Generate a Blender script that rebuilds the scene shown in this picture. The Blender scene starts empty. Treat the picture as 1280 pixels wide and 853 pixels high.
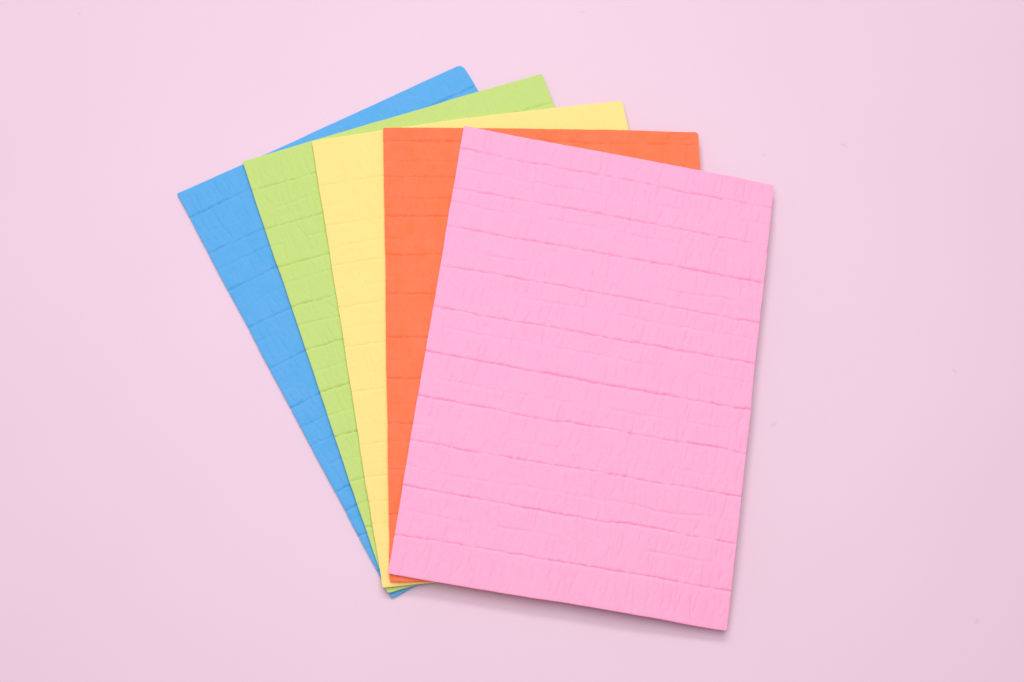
import bpy, math
import numpy as np

scene = bpy.context.scene

# ------------------------------------------------------------------ camera
S = 0.000342                       # metres per unit of the photograph's pixel grid at the table
FOCAL = 50.0
FPX = 1280 * FOCAL / 36.0
TILT = math.radians(17.3)          # the camera leans back towards the near edge of the table
DIST = FPX * S

cam_data = bpy.data.cameras.new('camera')
cam_data.lens = FOCAL
cam_data.sensor_width = 36.0
cam_data.clip_start = 0.01
cam_data.clip_end = 50.0
cam = bpy.data.objects.new('camera', cam_data)
scene.collection.objects.link(cam)
cam.location = (0.0, -DIST * math.sin(TILT), DIST * math.cos(TILT))
cam.rotation_euler = (TILT, 0.0, 0.0)
scene.camera = cam

# ------------------------------------------------------------------ world, lamps, exposure
world = bpy.data.worlds.new('World')
scene.world = world
world.use_nodes = True
bg = world.node_tree.nodes['Background']
bg.inputs['Color'].default_value = (1.0, 0.82, 0.95, 1.0)
bg.inputs['Strength'].default_value = 0.39

def area(name, loc, target, size, size_y, power, color):
    d = bpy.data.lights.new(name, 'AREA')
    d.shape = 'RECTANGLE'
    d.size = size
    d.size_y = size_y
    d.energy = power
    d.color = color
    o = bpy.data.objects.new(name, d)
    scene.collection.objects.link(o)
    o.location = loc
    v = np.array(target, float) - np.array(loc, float)
    from mathutils import Vector
    o.rotation_euler = Vector(v).to_track_quat('-Z', 'Y').to_euler()
    return o

area('softbox', (-0.10, 1.55, 1.95), (0.0, 0.0, 0.0), 1.80, 0.48, 23.8, (1.0, 0.985, 0.98))
area('overhead_lamp', (-0.03, 0.06, 0.70), (-0.03, 0.05, 0.0), 0.50, 0.50, 2.95, (1.0, 0.985, 0.995))

scene.cycles.max_bounces = 14
scene.cycles.diffuse_bounces = 10
scene.view_settings.view_transform = 'Standard'
scene.view_settings.look = 'None'
scene.view_settings.exposure = 0.0
scene.view_settings.gamma = 1.0
scene.view_settings.use_curve_mapping = False

# ------------------------------------------------------------------ helpers
def ray_to_plane(x, y, z):
    """where the line of sight through a measured corner meets the height z"""
    u, v = (x - 640.0), (426.5 - y)
    c, s = math.cos(TILT), math.sin(TILT)
    d = np.array([u, v * c + FPX * s, v * s - FPX * c])
    o = np.array([0.0, -DIST * s, DIST * c])
    t = (z - o[2]) / d[2]
    return (o + d * t)[:2]

class Noise:
    """smooth value noise on a wrapped random lattice"""
    def __init__(self, seed, n=256):
        self.g = np.random.default_rng(seed).uniform(-1, 1, (n, n))
        self.n = n
    def __call__(self, x, y):
        n = self.n
        xi = np.floor(x).astype(int); yi = np.floor(y).astype(int)
        fx = x - xi; fy = y - yi
        fx = fx * fx * fx * (fx * (fx * 6 - 15) + 10)
        fy = fy * fy * fy * (fy * (fy * 6 - 15) + 10)
        g = self.g
        a = g[yi % n, xi % n]; b = g[yi % n, (xi + 1) % n]
        c = g[(yi + 1) % n, xi % n]; d = g[(yi + 1) % n, (xi + 1) % n]
        return (a * (1 - fx) + b * fx) * (1 - fy) + (c * (1 - fx) + d * fx) * fy

def smoothstep(a, b, x):
    # works for rising (a < b) and falling (a > b) ramps
    t = np.clip((x - a) / (b - a), 0, 1)
    return t * t * (3 - 2 * t)

# ------------------------------------------------------------------ materials
def new_mat(name):
    m = bpy.data.materials.new(name)
    m.use_nodes = True
    nt = m.node_tree
    return m, nt, nt.nodes['Principled BSDF']

def table_material():
    m, nt, p = new_mat('pale_pink_board')
    N, L = nt.nodes.new, nt.links.new
    p.inputs['Roughness'].default_value = 0.55
    p.inputs['Specular IOR Level'].default_value = 0.28
    tc = N('ShaderNodeTexCoord')
    # faint handling marks and dust specks of the painted board
    n1 = N('ShaderNodeTexNoise'); n1.inputs['Scale'].default_value = 9.0; n1.inputs['Detail'].default_value = 4.0
    L(tc.outputs['Object'], n1.inputs['Vector'])
    vo = N('ShaderNodeTexVoronoi'); vo.voronoi_dimensions = '2D'; vo.inputs['Scale'].default_value = 26.0; vo.inputs['Randomness'].default_value = 1.0
    nw = N('ShaderNodeTexNoise'); nw.inputs['Scale'].default_value = 160.0
    L(tc.outputs['Object'], nw.inputs['Vector'])
    mx = N('ShaderNodeVectorMath'); mx.operation = 'MULTIPLY_ADD'
    L(nw.outputs['Color'], mx.inputs[0]); mx.inputs[1].default_value = (0.006, 0.006, 0.0)
    L(tc.outputs['Object'], mx.inputs[2])
    L(mx.outputs[0], vo.inputs['Vector'])
    sp = N('ShaderNodeMapRange'); sp.inputs['From Min'].default_value = 0.012; sp.inputs['From Max'].default_value = 0.034
    sp.inputs['To Min'].default_value = 1.0; sp.inputs['To Max'].default_value = 0.0
    L(vo.outputs['Distance'], sp.inputs['Value'])
    gate = N('ShaderNodeSeparateColor'); L(vo.outputs['Color'], gate.inputs[0])
    gt = N('ShaderNodeMath'); gt.operation = 'GREATER_THAN'; gt.inputs[1].default_value = 0.87
    L(gate.outputs[0], gt.inputs[0])
    mul = N('ShaderNodeMath'); mul.operation = 'MULTIPLY'
    L(sp.outputs[0], mul.inputs[0]); L(gt.outputs[0], mul.inputs[1])
    fac = N('ShaderNodeMath'); fac.operation = 'MULTIPLY'; fac.inputs[1].default_value = 0.22
    L(mul.outputs[0], fac.inputs[0])
    cr = N('ShaderNodeValToRGB')
    cr.color_ramp.elements[0].position = 0.3; cr.color_ramp.elements[0].color = TABLE_A
    cr.color_ramp.elements[1].position = 0.7; cr.color_ramp.elements[1].color = TABLE_B
    L(n1.outputs['Fac'], cr.inputs[0])
    mix = N('ShaderNodeMix'); mix.data_type = 'RGBA'
    L(fac.outputs[0], mix.inputs['Factor']); L(cr.outputs[0], mix.inputs['A'])
    mix.inputs['B'].default_value = (0.50, 0.38, 0.47, 1)
    L(mix.outputs['Result'], p.inputs['Base Color'])
    nb = N('ShaderNodeTexNoise'); nb.inputs['Scale'].default_value = 900.0; nb.inputs['Detail'].default_value = 3.0
    L(tc.outputs['Object'], nb.inputs['Vector'])
    bp = N('ShaderNodeBump'); bp.inputs['Strength'].default_value = 0.10; bp.inputs['Distance'].default_value = 0.0003
    L(nb.outputs['Fac'], bp.inputs['Height']); L(bp.outputs[0], p.inputs['Normal'])
    return m

def cloth_material(name, col):
    m, nt, p = new_mat(name)
    N, L = nt.nodes.new, nt.links.new
    p.inputs['Roughness'].default_value = 0.92
    p.inputs['Specular IOR Level'].default_value = 0.12
    tc = N('ShaderNodeTexCoord')
    # uneven dye
    n1 = N('ShaderNodeTexNoise'); n1.inputs['Scale'].default_value = 120.0; n1.inputs['Detail'].default_value = 6.0
    n1.inputs['Roughness'].default_value = 0.65
    L(tc.outputs['Object'], n1.inputs['Vector'])
    hs = N('ShaderNodeHueSaturation'); hs.inputs['Color'].default_value = (*col, 1)
    mr = N('ShaderNodeMapRange'); mr.inputs['From Min'].default_value = 0.3; mr.inputs['From Max'].default_value = 0.7
    mr.inputs['To Min'].default_value = 0.98; mr.inputs['To Max'].default_value = 1.02
    L(n1.outputs['Fac'], mr.inputs['Value'])
    L(mr.outputs[0], hs.inputs['Saturation'])
    L(hs.outputs[0], p.inputs['Base Color'])
    # pores and gauze threads of the cellulose
    prev = None
    for sc, dist in (((420.0, 2600.0, 900.0), 0.00016), ((2600.0, 420.0, 900.0), 0.00016), ((1500.0, 1500.0, 1500.0), 0.00014)):
        mp = N('ShaderNodeMapping'); mp.inputs['Scale'].default_value = sc
        L(tc.outputs['Object'], mp.inputs['Vector'])
        nb = N('ShaderNodeTexNoise'); nb.inputs['Scale'].default_value = 1.0; nb.inputs['Detail'].default_value = 2.0
        L(mp.outputs[0], nb.inputs['Vector'])
        bp = N('ShaderNodeBump'); bp.inputs['Strength'].default_value = 0.6; bp.inputs['Distance'].default_value = dist
        L(nb.outputs['Fac'], bp.inputs['Height'])
        if prev: L(prev.outputs[0], bp.inputs['Normal'])
        prev = bp
    L(prev.outputs[0], p.inputs['Normal'])
    return m

TABLE_A = (0.756, 0.580, 0.674, 1)
TABLE_B = (0.774, 0.594, 0.688, 1)

# ------------------------------------------------------------------ the table
def build_table():
    me = bpy.data.meshes.new('tabletop')
    w = 1.5
    v = [(-w, -w, 0), (w, -w, 0), (w, w, 0), (-w, w, 0),
         (-w, -w, -0.02), (w, -w, -0.02), (w, w, -0.02), (-w, w, -0.02)]
    f = [(0, 1, 2, 3), (7, 6, 5, 4), (0, 4, 5, 1), (1, 5, 6, 2), (2, 6, 7, 3), (3, 7, 4, 0)]
    me.from_pydata(v, [], f)
    o = bpy.data.objects.new('tabletop', me)
    scene.collection.objects.link(o)
    me.materials.append(table_material())
    o['kind'] = 'structure'
    o['label'] = 'smooth pale pink tabletop under the fanned cloths'
    return o

build_table()

# ------------------------------------------------------------------ the cloths
THICK = 0.00132                    # sheet thickness
GAP = 0.00012                      # air between two sheets

# corners in the order top-left, top-right, bottom-right, bottom-left (read off the photograph)
CLOTHS = [
    dict(name='blue', relief=0.65, col=(0.110, 0.412, 0.765), seed=11,
         corners=[(221, 242), (577, 80), (869, 553), (489, 748)], radius=(0.5, 2.7, 3, 1.0),
         lines=[.063, .160, .255, .351, .452, .55, .645, .755, .80, .86, .94], depth=0.80,
         bow_top=-0.3, label='blue ribbed sponge cloth at the bottom of the fan, lying on the pink tabletop'),
    dict(name='green', relief=0.65, col=(0.515, 0.70, 0.205), seed=23,
         corners=[(303, 202), (677, 92), (885, 620), (484, 742)], radius=(0.8, 1.0, 3, 1.2),
         lines=[.076, .170, .266, .36, .46, .557, .66, .76, .86, .95], depth=0.78,
         bow_top=0.2, label='light green ribbed sponge cloth between the blue and the yellow cloth'),
    dict(name='yellow', relief=0.65, col=(0.95, 0.745, 0.255), seed=37,
         corners=[(390, 177), (778, 126), (900, 690), (478, 735)], radius=(0.8, 1.6, 3, 0.8),
         lines=[.11, .205, .30, .395, .485, .585, .70, .77, .87, .95], depth=0.42,
         bow_top=1.2, label='pale yellow sponge cloth between the green and the orange cloth'),
    dict(name='orange', col=(0.97, 0.206, 0.088), seed=41,
         corners=[(479, 160), (873, 165), (903, 729), (487, 727)], radius=(0.6, 2.0, 3, 0.8),
         lines=[.032, .12, .21, .30, .39, .487, .578, .675, .77, .865, .955], depth=0.78,
         bow_top=0.6, label='orange ribbed sponge cloth directly under the pink cloth'),
    dict(name='pink', col=(0.97, 0.420, 0.615), seed=59,
         corners=[(580, 158), (968, 230), (909, 788), (485, 717)], radius=(0.6, 0.6, 0.9, 0.8),
         lines=[.058, .150, .239, .332, .428, .530, .628, .722, .821, .920], depth=1.02,
         bow_top=0.0, label='pink ribbed sponge cloth on top of the fan, the only one fully visible'),
]

CELL = 0.0025
GX = np.arange(-0.20, 0.2001, CELL)
GY = np.arange(-0.16, 0.1801, CELL)
XX, YY = np.meshgrid(GX, GY)

def inside_quad(P, X, Y, grow=0.0):
    ok = np.ones(X.shape, bool)
    for i in range(4):
        a, b = P[i], P[(i + 1) % 4]
        e = (b - a) / np.linalg.norm(b - a)
        ok &= (e[0] * (Y - a[1]) - e[1] * (X - a[0])) < grow   # corners run clockwise
    return ok

def drape(base, mask, sag, iters=2500):
    """rest a limp sheet on what lies below: it bridges steps and droops where nothing carries it"""
    m = mask.astype(float)
    B = np.where(mask, base, 0.0)
    B = np.where(mask, base.max(), 0.0)
    k = np.zeros_like(m)
    def nb(A):
        r = np.zeros_like(A)
        r[1:] += A[:-1]; r[:-1] += A[1:]; r[:, 1:] += A[:, :-1]; r[:, :-1] += A[:, 1:]
        return r
    k = np.maximum(nb(m), 1)
    for _ in range(iters):
        B = np.where(mask, np.maximum(base, nb(B * m) / k - sag), 0.0)
    # soften the creases where the sheet leaves its support
    for _ in range(5):
        B = np.where(mask, np.maximum(base, nb(B * m) / k), 0.0)
    # carry the heights a little past the outline so that sampling at the rim is safe
    f = m.copy()
    for _ in range(6):
        s, c = nb(B * f), nb(f)
        new = (f == 0) & (c > 0)
        B = np.where(new, s / np.maximum(c, 1), B); f = np.where(new, 1.0, f)
    return B

def sample(G, X, Y):
    fx = np.clip((X - GX[0]) / CELL, 0, len(GX) - 1.001); fy = np.clip((Y - GY[0]) / CELL, 0, len(GY) - 1.001)
    xi = fx.astype(int); yi = fy.astype(int); fx -= xi; fy -= yi
    return ((G[yi, xi] * (1 - fx) + G[yi, xi + 1] * fx) * (1 - fy)
            + (G[yi + 1, xi] * (1 - fx) + G[yi + 1, xi + 1] * fx) * fy)

def build_cloth(k, c, pile):
    zt = pile_top_guess[k]
    P = np.array([ray_to_plane(x, y, zt) for x, y in c['corners']])
    W = 0.5 * (np.linalg.norm(P[1] - P[0]) + np.linalg.norm(P[2] - P[3])) * 1000     # mm
    H = 0.5 * (np.linalg.norm(P[3] - P[0]) + np.linalg.norm(P[2] - P[1])) * 1000
    n = [Noise(c['seed'] + i) for i in range(12)]
    lines = np.array(c['lines']) * H
    # mesh rows are packed along every furrow and follow its wandering course
    near = np.array([-0.95, -0.70, -0.50, -0.38, -0.30, -0.22, -0.14, -0.06, 0.0,
                     0.06, 0.14, 0.22, 0.30, 0.38, 0.50, 0.70, 0.95])
    rows = [0.0, 0.25, 0.5, 0.75]
    stops = [1.0] + [x for l in lines for x in (l - 0.95, l + 0.95)] + [H - 1.0]
    for i in range(0, len(stops), 2):
        m = max(2, int((stops[i + 1] - stops[i]) / 0.42))
        rows += list(np.linspace(stops[i], stops[i + 1], m + 1)[(1 if i else 0):(m if i // 2 < len(lines) else m + 1)])
        if i // 2 < len(lines):
            rows += list(lines[i // 2] + near)
    rows += [H - 0.75, H - 0.5, H - 0.25, H]
    rows = np.array(rows)
    nu, nv = 450, len(rows)
    a, b0 = np.meshgrid(np.linspace(0, W, nu), rows)                               # mm across, mm down
    knots = np.concatenate([[0], lines, [H]])
    b = b0.copy()
    for i, l in enumerate(lines):
        w_i = 0.50 * n[6](a / 25.0, i * 5.37 + 0 * a) + 0.22 * n[6](a / 4.0, 80 + i * 3.7 + 0 * a)
        hat = np.clip(np.minimum((b0 - knots[i]) / (l - knots[i]), (knots[i + 2] - b0) / (knots[i + 2] - l)), 0, 1)
        b += hat * w_i
    U, V = a / W, b / H

    # ---- outline: rounded corners, hand-cut unevenness, slight bow of the top edge
    e = np.zeros_like(a); 
    da = 0.22 * n[0](b / 22.0, 3.3 + 0 * b) + 0.06 * n[0](b / 5.0, 9.1 + 0 * b)     # left rim
    db = 0.22 * n[1](b / 22.0, 5.3 + 0 * b) + 0.06 * n[1](b / 5.0, 1.1 + 0 * b)     # right rim
    ta = 0.22 * n[2](a / 26.0, 2.2 + 0 * a) + 0.06 * n[2](a / 6.0, 7.7 + 0 * a)
    tb = 0.22 * n[3](a / 26.0, 4.2 + 0 * a) + 0.06 * n[3](a / 6.0, 8.7 + 0 * a)
    calm = smoothstep(0, 0.03, V) * smoothstep(1, 0.97, V)
    calm2 = smoothstep(0, 0.03, U) * smoothstep(1, 0.97, U)
    a2 = a + (da * (1 - U) + db * U) * calm
    b2 = b + (ta * (1 - V) + tb * V) * calm2 - c['bow_top'] * 4 * U * (1 - U) * (1 - V) ** 2
    # corner rounding: squeeze the outermost millimetres towards an arc
    for (cu, cv, r) in ((0, 0, c['radius'][0]), (W, 0, c['radius'][1]), (W, H, c['radius'][2]), (0, H, c['radius'][3])):
        du = np.abs(a - cu); dv = np.abs(b - cv)
        m = (du < r) & (dv < r)
        px, py = (r - du[m]) / r, (r - dv[m]) / r                                  # 0..1 towards the corner
        sx = px * np.sqrt(1 - py * py / 2); sy = py * np.sqrt(1 - px * px / 2)     # square to disc
        sgx = 1 if cu == 0 else -1; sgy = 1 if cv == 0 else -1
        a2[m] = a2[m] + sgx * (px - sx) * r
        b2[m] = b2[m] + sgy * (py - sy) * r
    u2 = (a2 / W)[..., None]; v2 = (b2 / H)[..., None]
    XY = (P[0] * (1 - u2) + P[1] * u2) * (1 - v2) + (P[3] * (1 - u2) + P[2] * u2) * v2
    X, Y = XY[..., 0], XY[..., 1]

    # ---- how the sheet lies
    mask = inside_quad(P, XX, YY, 0.0015)
    B = drape(pile, mask, c.get('sag', 2.0e-7) if k else 0.0)
    low = sample(B, X, Y)
    if k == 4:      # the two free right-hand corners of the top sheet droop a little
        low = low - 0.0016 * np.exp(-(((W - a) / 16) ** 2 + (b / 14) ** 2))
        low = low - 0.0022 * np.exp(-(((W - a) / 26) ** 2 + ((H - b) / 20) ** 2))
        low = np.maximum(low, 0.0008)
    if k:           # the free left-hand edge stands a little off the sheet below
        low = low + 0.00045 * np.exp(-(a / 2.4) ** 2) * smoothstep(0.97, 0.80, V) * (0.5 + 0.5 * V)
    low = low + 0.00006 * (1 + n[4](a / 30, b / 30))

    # ---- surface: pressed transverse furrows, short lengthwise crinkles between them, grain
    D = c['depth']
    furrow = np.zeros_like(a)
    rng = np.random.default_rng(c['seed'] * 7)
    mids = []
    for i, l in enumerate(lines):
        amp = 0.74 + 0.34 * n[7](a / 11.0, i * 4.61 + 0 * a) + 0.40 * n[7](a / 2.0, 120 + i * 2.3 + 0 * a)
        amp = np.clip(amp, 0.25, 1.1) * rng.uniform(0.8, 1.1)
        d = np.abs(b0 - l + 0.16 * n[2](a / 1.3, i * 3.3 + b0 * 0.6))
        half = 1.25 * (0.65 + 0.35 * amp)
        furrow = np.maximum(furrow, amp * np.clip(1 - d / half, 0, 1) ** 1.7)
        furrow = np.maximum(furrow, 0.07 * amp * np.exp(-(d / 0.9) ** 2))
        if i + 1 < len(lines):
            mids.append(0.5 * (l + lines[i + 1]) + rng.uniform(-2.5, 2.5))
    for i, l in enumerate(mids):
        w_i = 0.7 * n[8](a / 18.0, i * 6.1 + 0 * a) + 0.35 * n[8](a / 4.0, 70 + i * 2.9 + 0 * a)
        amp = np.clip(0.26 + 0.36 * n[9](a / 12.0, i * 3.9 + 0 * a) + 0.10 * n[9](a / 2.5, i * 8.9 + 0 * a), 0.0, 0.6) / max(D, 0.6)
        d = np.abs(b - l - w_i)
        furrow = np.maximum(furrow, amp * np.exp(-(d / 0.5) ** 1.5))
    # band index so that the crinkles change from one furrow to the next
    band = np.searchsorted(lines, b[:, 0])[:, None] * 17.3
    sk = 0.9 * n[10](a / 20.0, b / 20.0)
    crinkle = 0.06 * n[4](a / 6.0 + 50, b / 11.0) + 0.035 * n[5]((a + sk) / 1.5 + band, b / 3.0 + 60)
    crinkle += 0.02 * n[8](a / 0.8, b / 0.8 + 20)
    crk = np.zeros_like(a)
    edges = np.sort(np.concatenate([[0.0], lines, mids, [H]]))
    ax = a[0]
    def stroke(x, y0, y1, depth, wd, lean, sway):
        i0, i1 = np.searchsorted(rows, [y0, y1]); j0, j1 = np.searchsorted(ax, [x - 6, x + 6])
        if i1 - i0 < 4 or j1 - j0 < 3:
            return
        bb = b[i0:i1, j0:j1]; aa = a[i0:i1, j0:j1]
        t = np.clip((bb - y0) / (y1 - y0), 0, 1)
        path = x + lean * (bb - y0) + sway * n[9](bb / 4.0, x * 7.7 + 0 * bb) + 0.2 * n[9](bb / 1.5, x * 3.1 + 0 * bb)
        g = depth * (4 * t * (1 - t)) ** 0.6 * (0.85 * np.exp(-np.abs((aa - path) / wd) ** 1.4)
                                               + 0.15 * np.exp(-((aa - path) / (2.6 * wd)) ** 2))
        crk[i0:i1, j0:j1] = np.maximum(crk[i0:i1, j0:j1], g)
    rel = 1.08 * c.get('relief', 1.0)
    for lo, hi in zip(edges[:-1], edges[1:]):
        h = hi - lo
        x = rng.uniform(0, 4)
        while x < W:                    # creases that run from furrow to furrow
            y0 = lo + rng.uniform(-0.15, 0.3) * h; y1 = hi - rng.uniform(-0.20, 0.3) * h
            if rng.random() < 0.25: y1 += 0.9 * h
            stroke(x, y0, y1, rel * rng.uniform(0.12, 0.50), rng.uniform(0.30, 0.46), rng.normal(0, 0.08), 0.75)
            x += rng.uniform(1.8, 5.6)
        x = rng.uniform(0, 2)
        while x < W:                    # fine puckers between them
            ln = rng.uniform(1.8, 5.0); y0 = lo + rng.uniform(-0.2, 0.9) * h
            stroke(x, y0, y0 + ln, rel * rng.uniform(0.08, 0.28), rng.uniform(0.26, 0.38), rng.normal(0, 0.22), 0.5)
            x += rng.uniform(0.6, 2.2)
    crinkle -= crk
    crinkle *= c.get('crinkle', 1.0)
    rim = np.minimum(np.minimum(a, W - a), np.minimum(b, H - b))
    roll = -0.20 * np.exp(-(rim / 0.40) ** 1.2)                                   # cut edge slightly rounded over
    top = THICK + (-D * 0.75 * furrow + crinkle + roll) / 1000.0
    top = np.maximum(top, 0.00026)
    ztop = low + top

    # ---- mesh: upper skin, lower skin, rim
    idx = np.arange(nu * nv).reshape(nv, nu)
    centre = np.array([P[:, 0].mean(), P[:, 1].mean(), 0.0])
    vt = np.stack([X, Y, ztop], -1).reshape(-1, 3)
    vb = np.stack([X, Y, low], -1).reshape(-1, 3)
    # the side wall is not a razor-straight face: pull the lower rim in a hair
    ang = math.atan2(P[1][1] - P[0][1], P[1][0] - P[0][0])
    ca, sa = math.cos(-ang), math.sin(-ang)
    verts = (np.concatenate([vt, vb]) - centre) @ np.array([[ca, sa, 0], [-sa, ca, 0], [0, 0, 1.0]])
    q = np.stack([idx[:-1, :-1], idx[1:, :-1], idx[1:, 1:], idx[:-1, 1:]], -1).reshape(-1, 4)
    qb = q[:, ::-1] + nu * nv
    ring = np.concatenate([idx[0, :-1], idx[:-1, -1], idx[-1, :0:-1], idx[:0:-1, 0]])
    nxt = np.roll(ring, -1)
    side = np.stack([ring, nxt, nxt + nu * nv, ring + nu * nv], -1)
    faces = np.concatenate([q, qb, side])
    me = bpy.data.meshes.new('sponge_cloth')
    me.vertices.add(len(verts)); me.vertices.foreach_set('co', verts.astype(np.float32).ravel())
    me.loops.add(faces.size); me.loops.foreach_set('vertex_index', faces.astype(np.int32).ravel())
    me.polygons.add(len(faces))
    me.polygons.foreach_set('loop_start', np.arange(0, faces.size, 4, dtype=np.int32))
    sm = np.ones(len(faces), bool); sm[len(q) * 2:] = False
    me.polygons.foreach_set('use_smooth', sm)
    me.update(); me.validate()
    edge_sharp(me, ring, nxt, nu * nv)
    o = bpy.data.objects.new('sponge_cloth', me)
    scene.collection.objects.link(o)
    o.location = centre
    o.rotation_euler = (0, 0, ang)
    me.materials.append(cloth_material(c['name'] + '_cellulose', c['col']))
    o['label'] = c['label']
    o['category'] = 'cloth'
    o['group'] = 'sponge cloths spread in a fan'
    # what the next sheet will lie on
    lvl = np.where(inside_quad(P, XX, YY, 0.001), B + THICK + 0.00012 + GAP, pile)
    return np.maximum(pile, lvl)

def edge_sharp(me, ring, nxt, off):
    want = {tuple(sorted((int(p), int(q)))) for p, q in zip(ring, nxt)}
    want |= {tuple(sorted((int(p) + off, int(q) + off))) for p, q in zip(ring, nxt)}
    ev = np.zeros(len(me.edges) * 2, np.int32); me.edges.foreach_get('vertices', ev)
    ev = np.sort(ev.reshape(-1, 2), 1)
    key = ev[:, 0].astype(np.int64) * 10 ** 7 + ev[:, 1]
    wk = np.array([p * 10 ** 7 + q for p, q in want], np.int64)
    sharp = np.isin(key, wk)
    at = me.attributes.get('sharp_edge') or me.attributes.new('sharp_edge', 'BOOLEAN', 'EDGE')
    at.data.foreach_set('value', sharp)

pile_top_guess = [0.0014, 0.0029, 0.0044, 0.0059, 0.0073]
pile = np.zeros_like(XX) + 0.00005
for k, c in enumerate(CLOTHS):
    pile = build_cloth(k, c, pile)
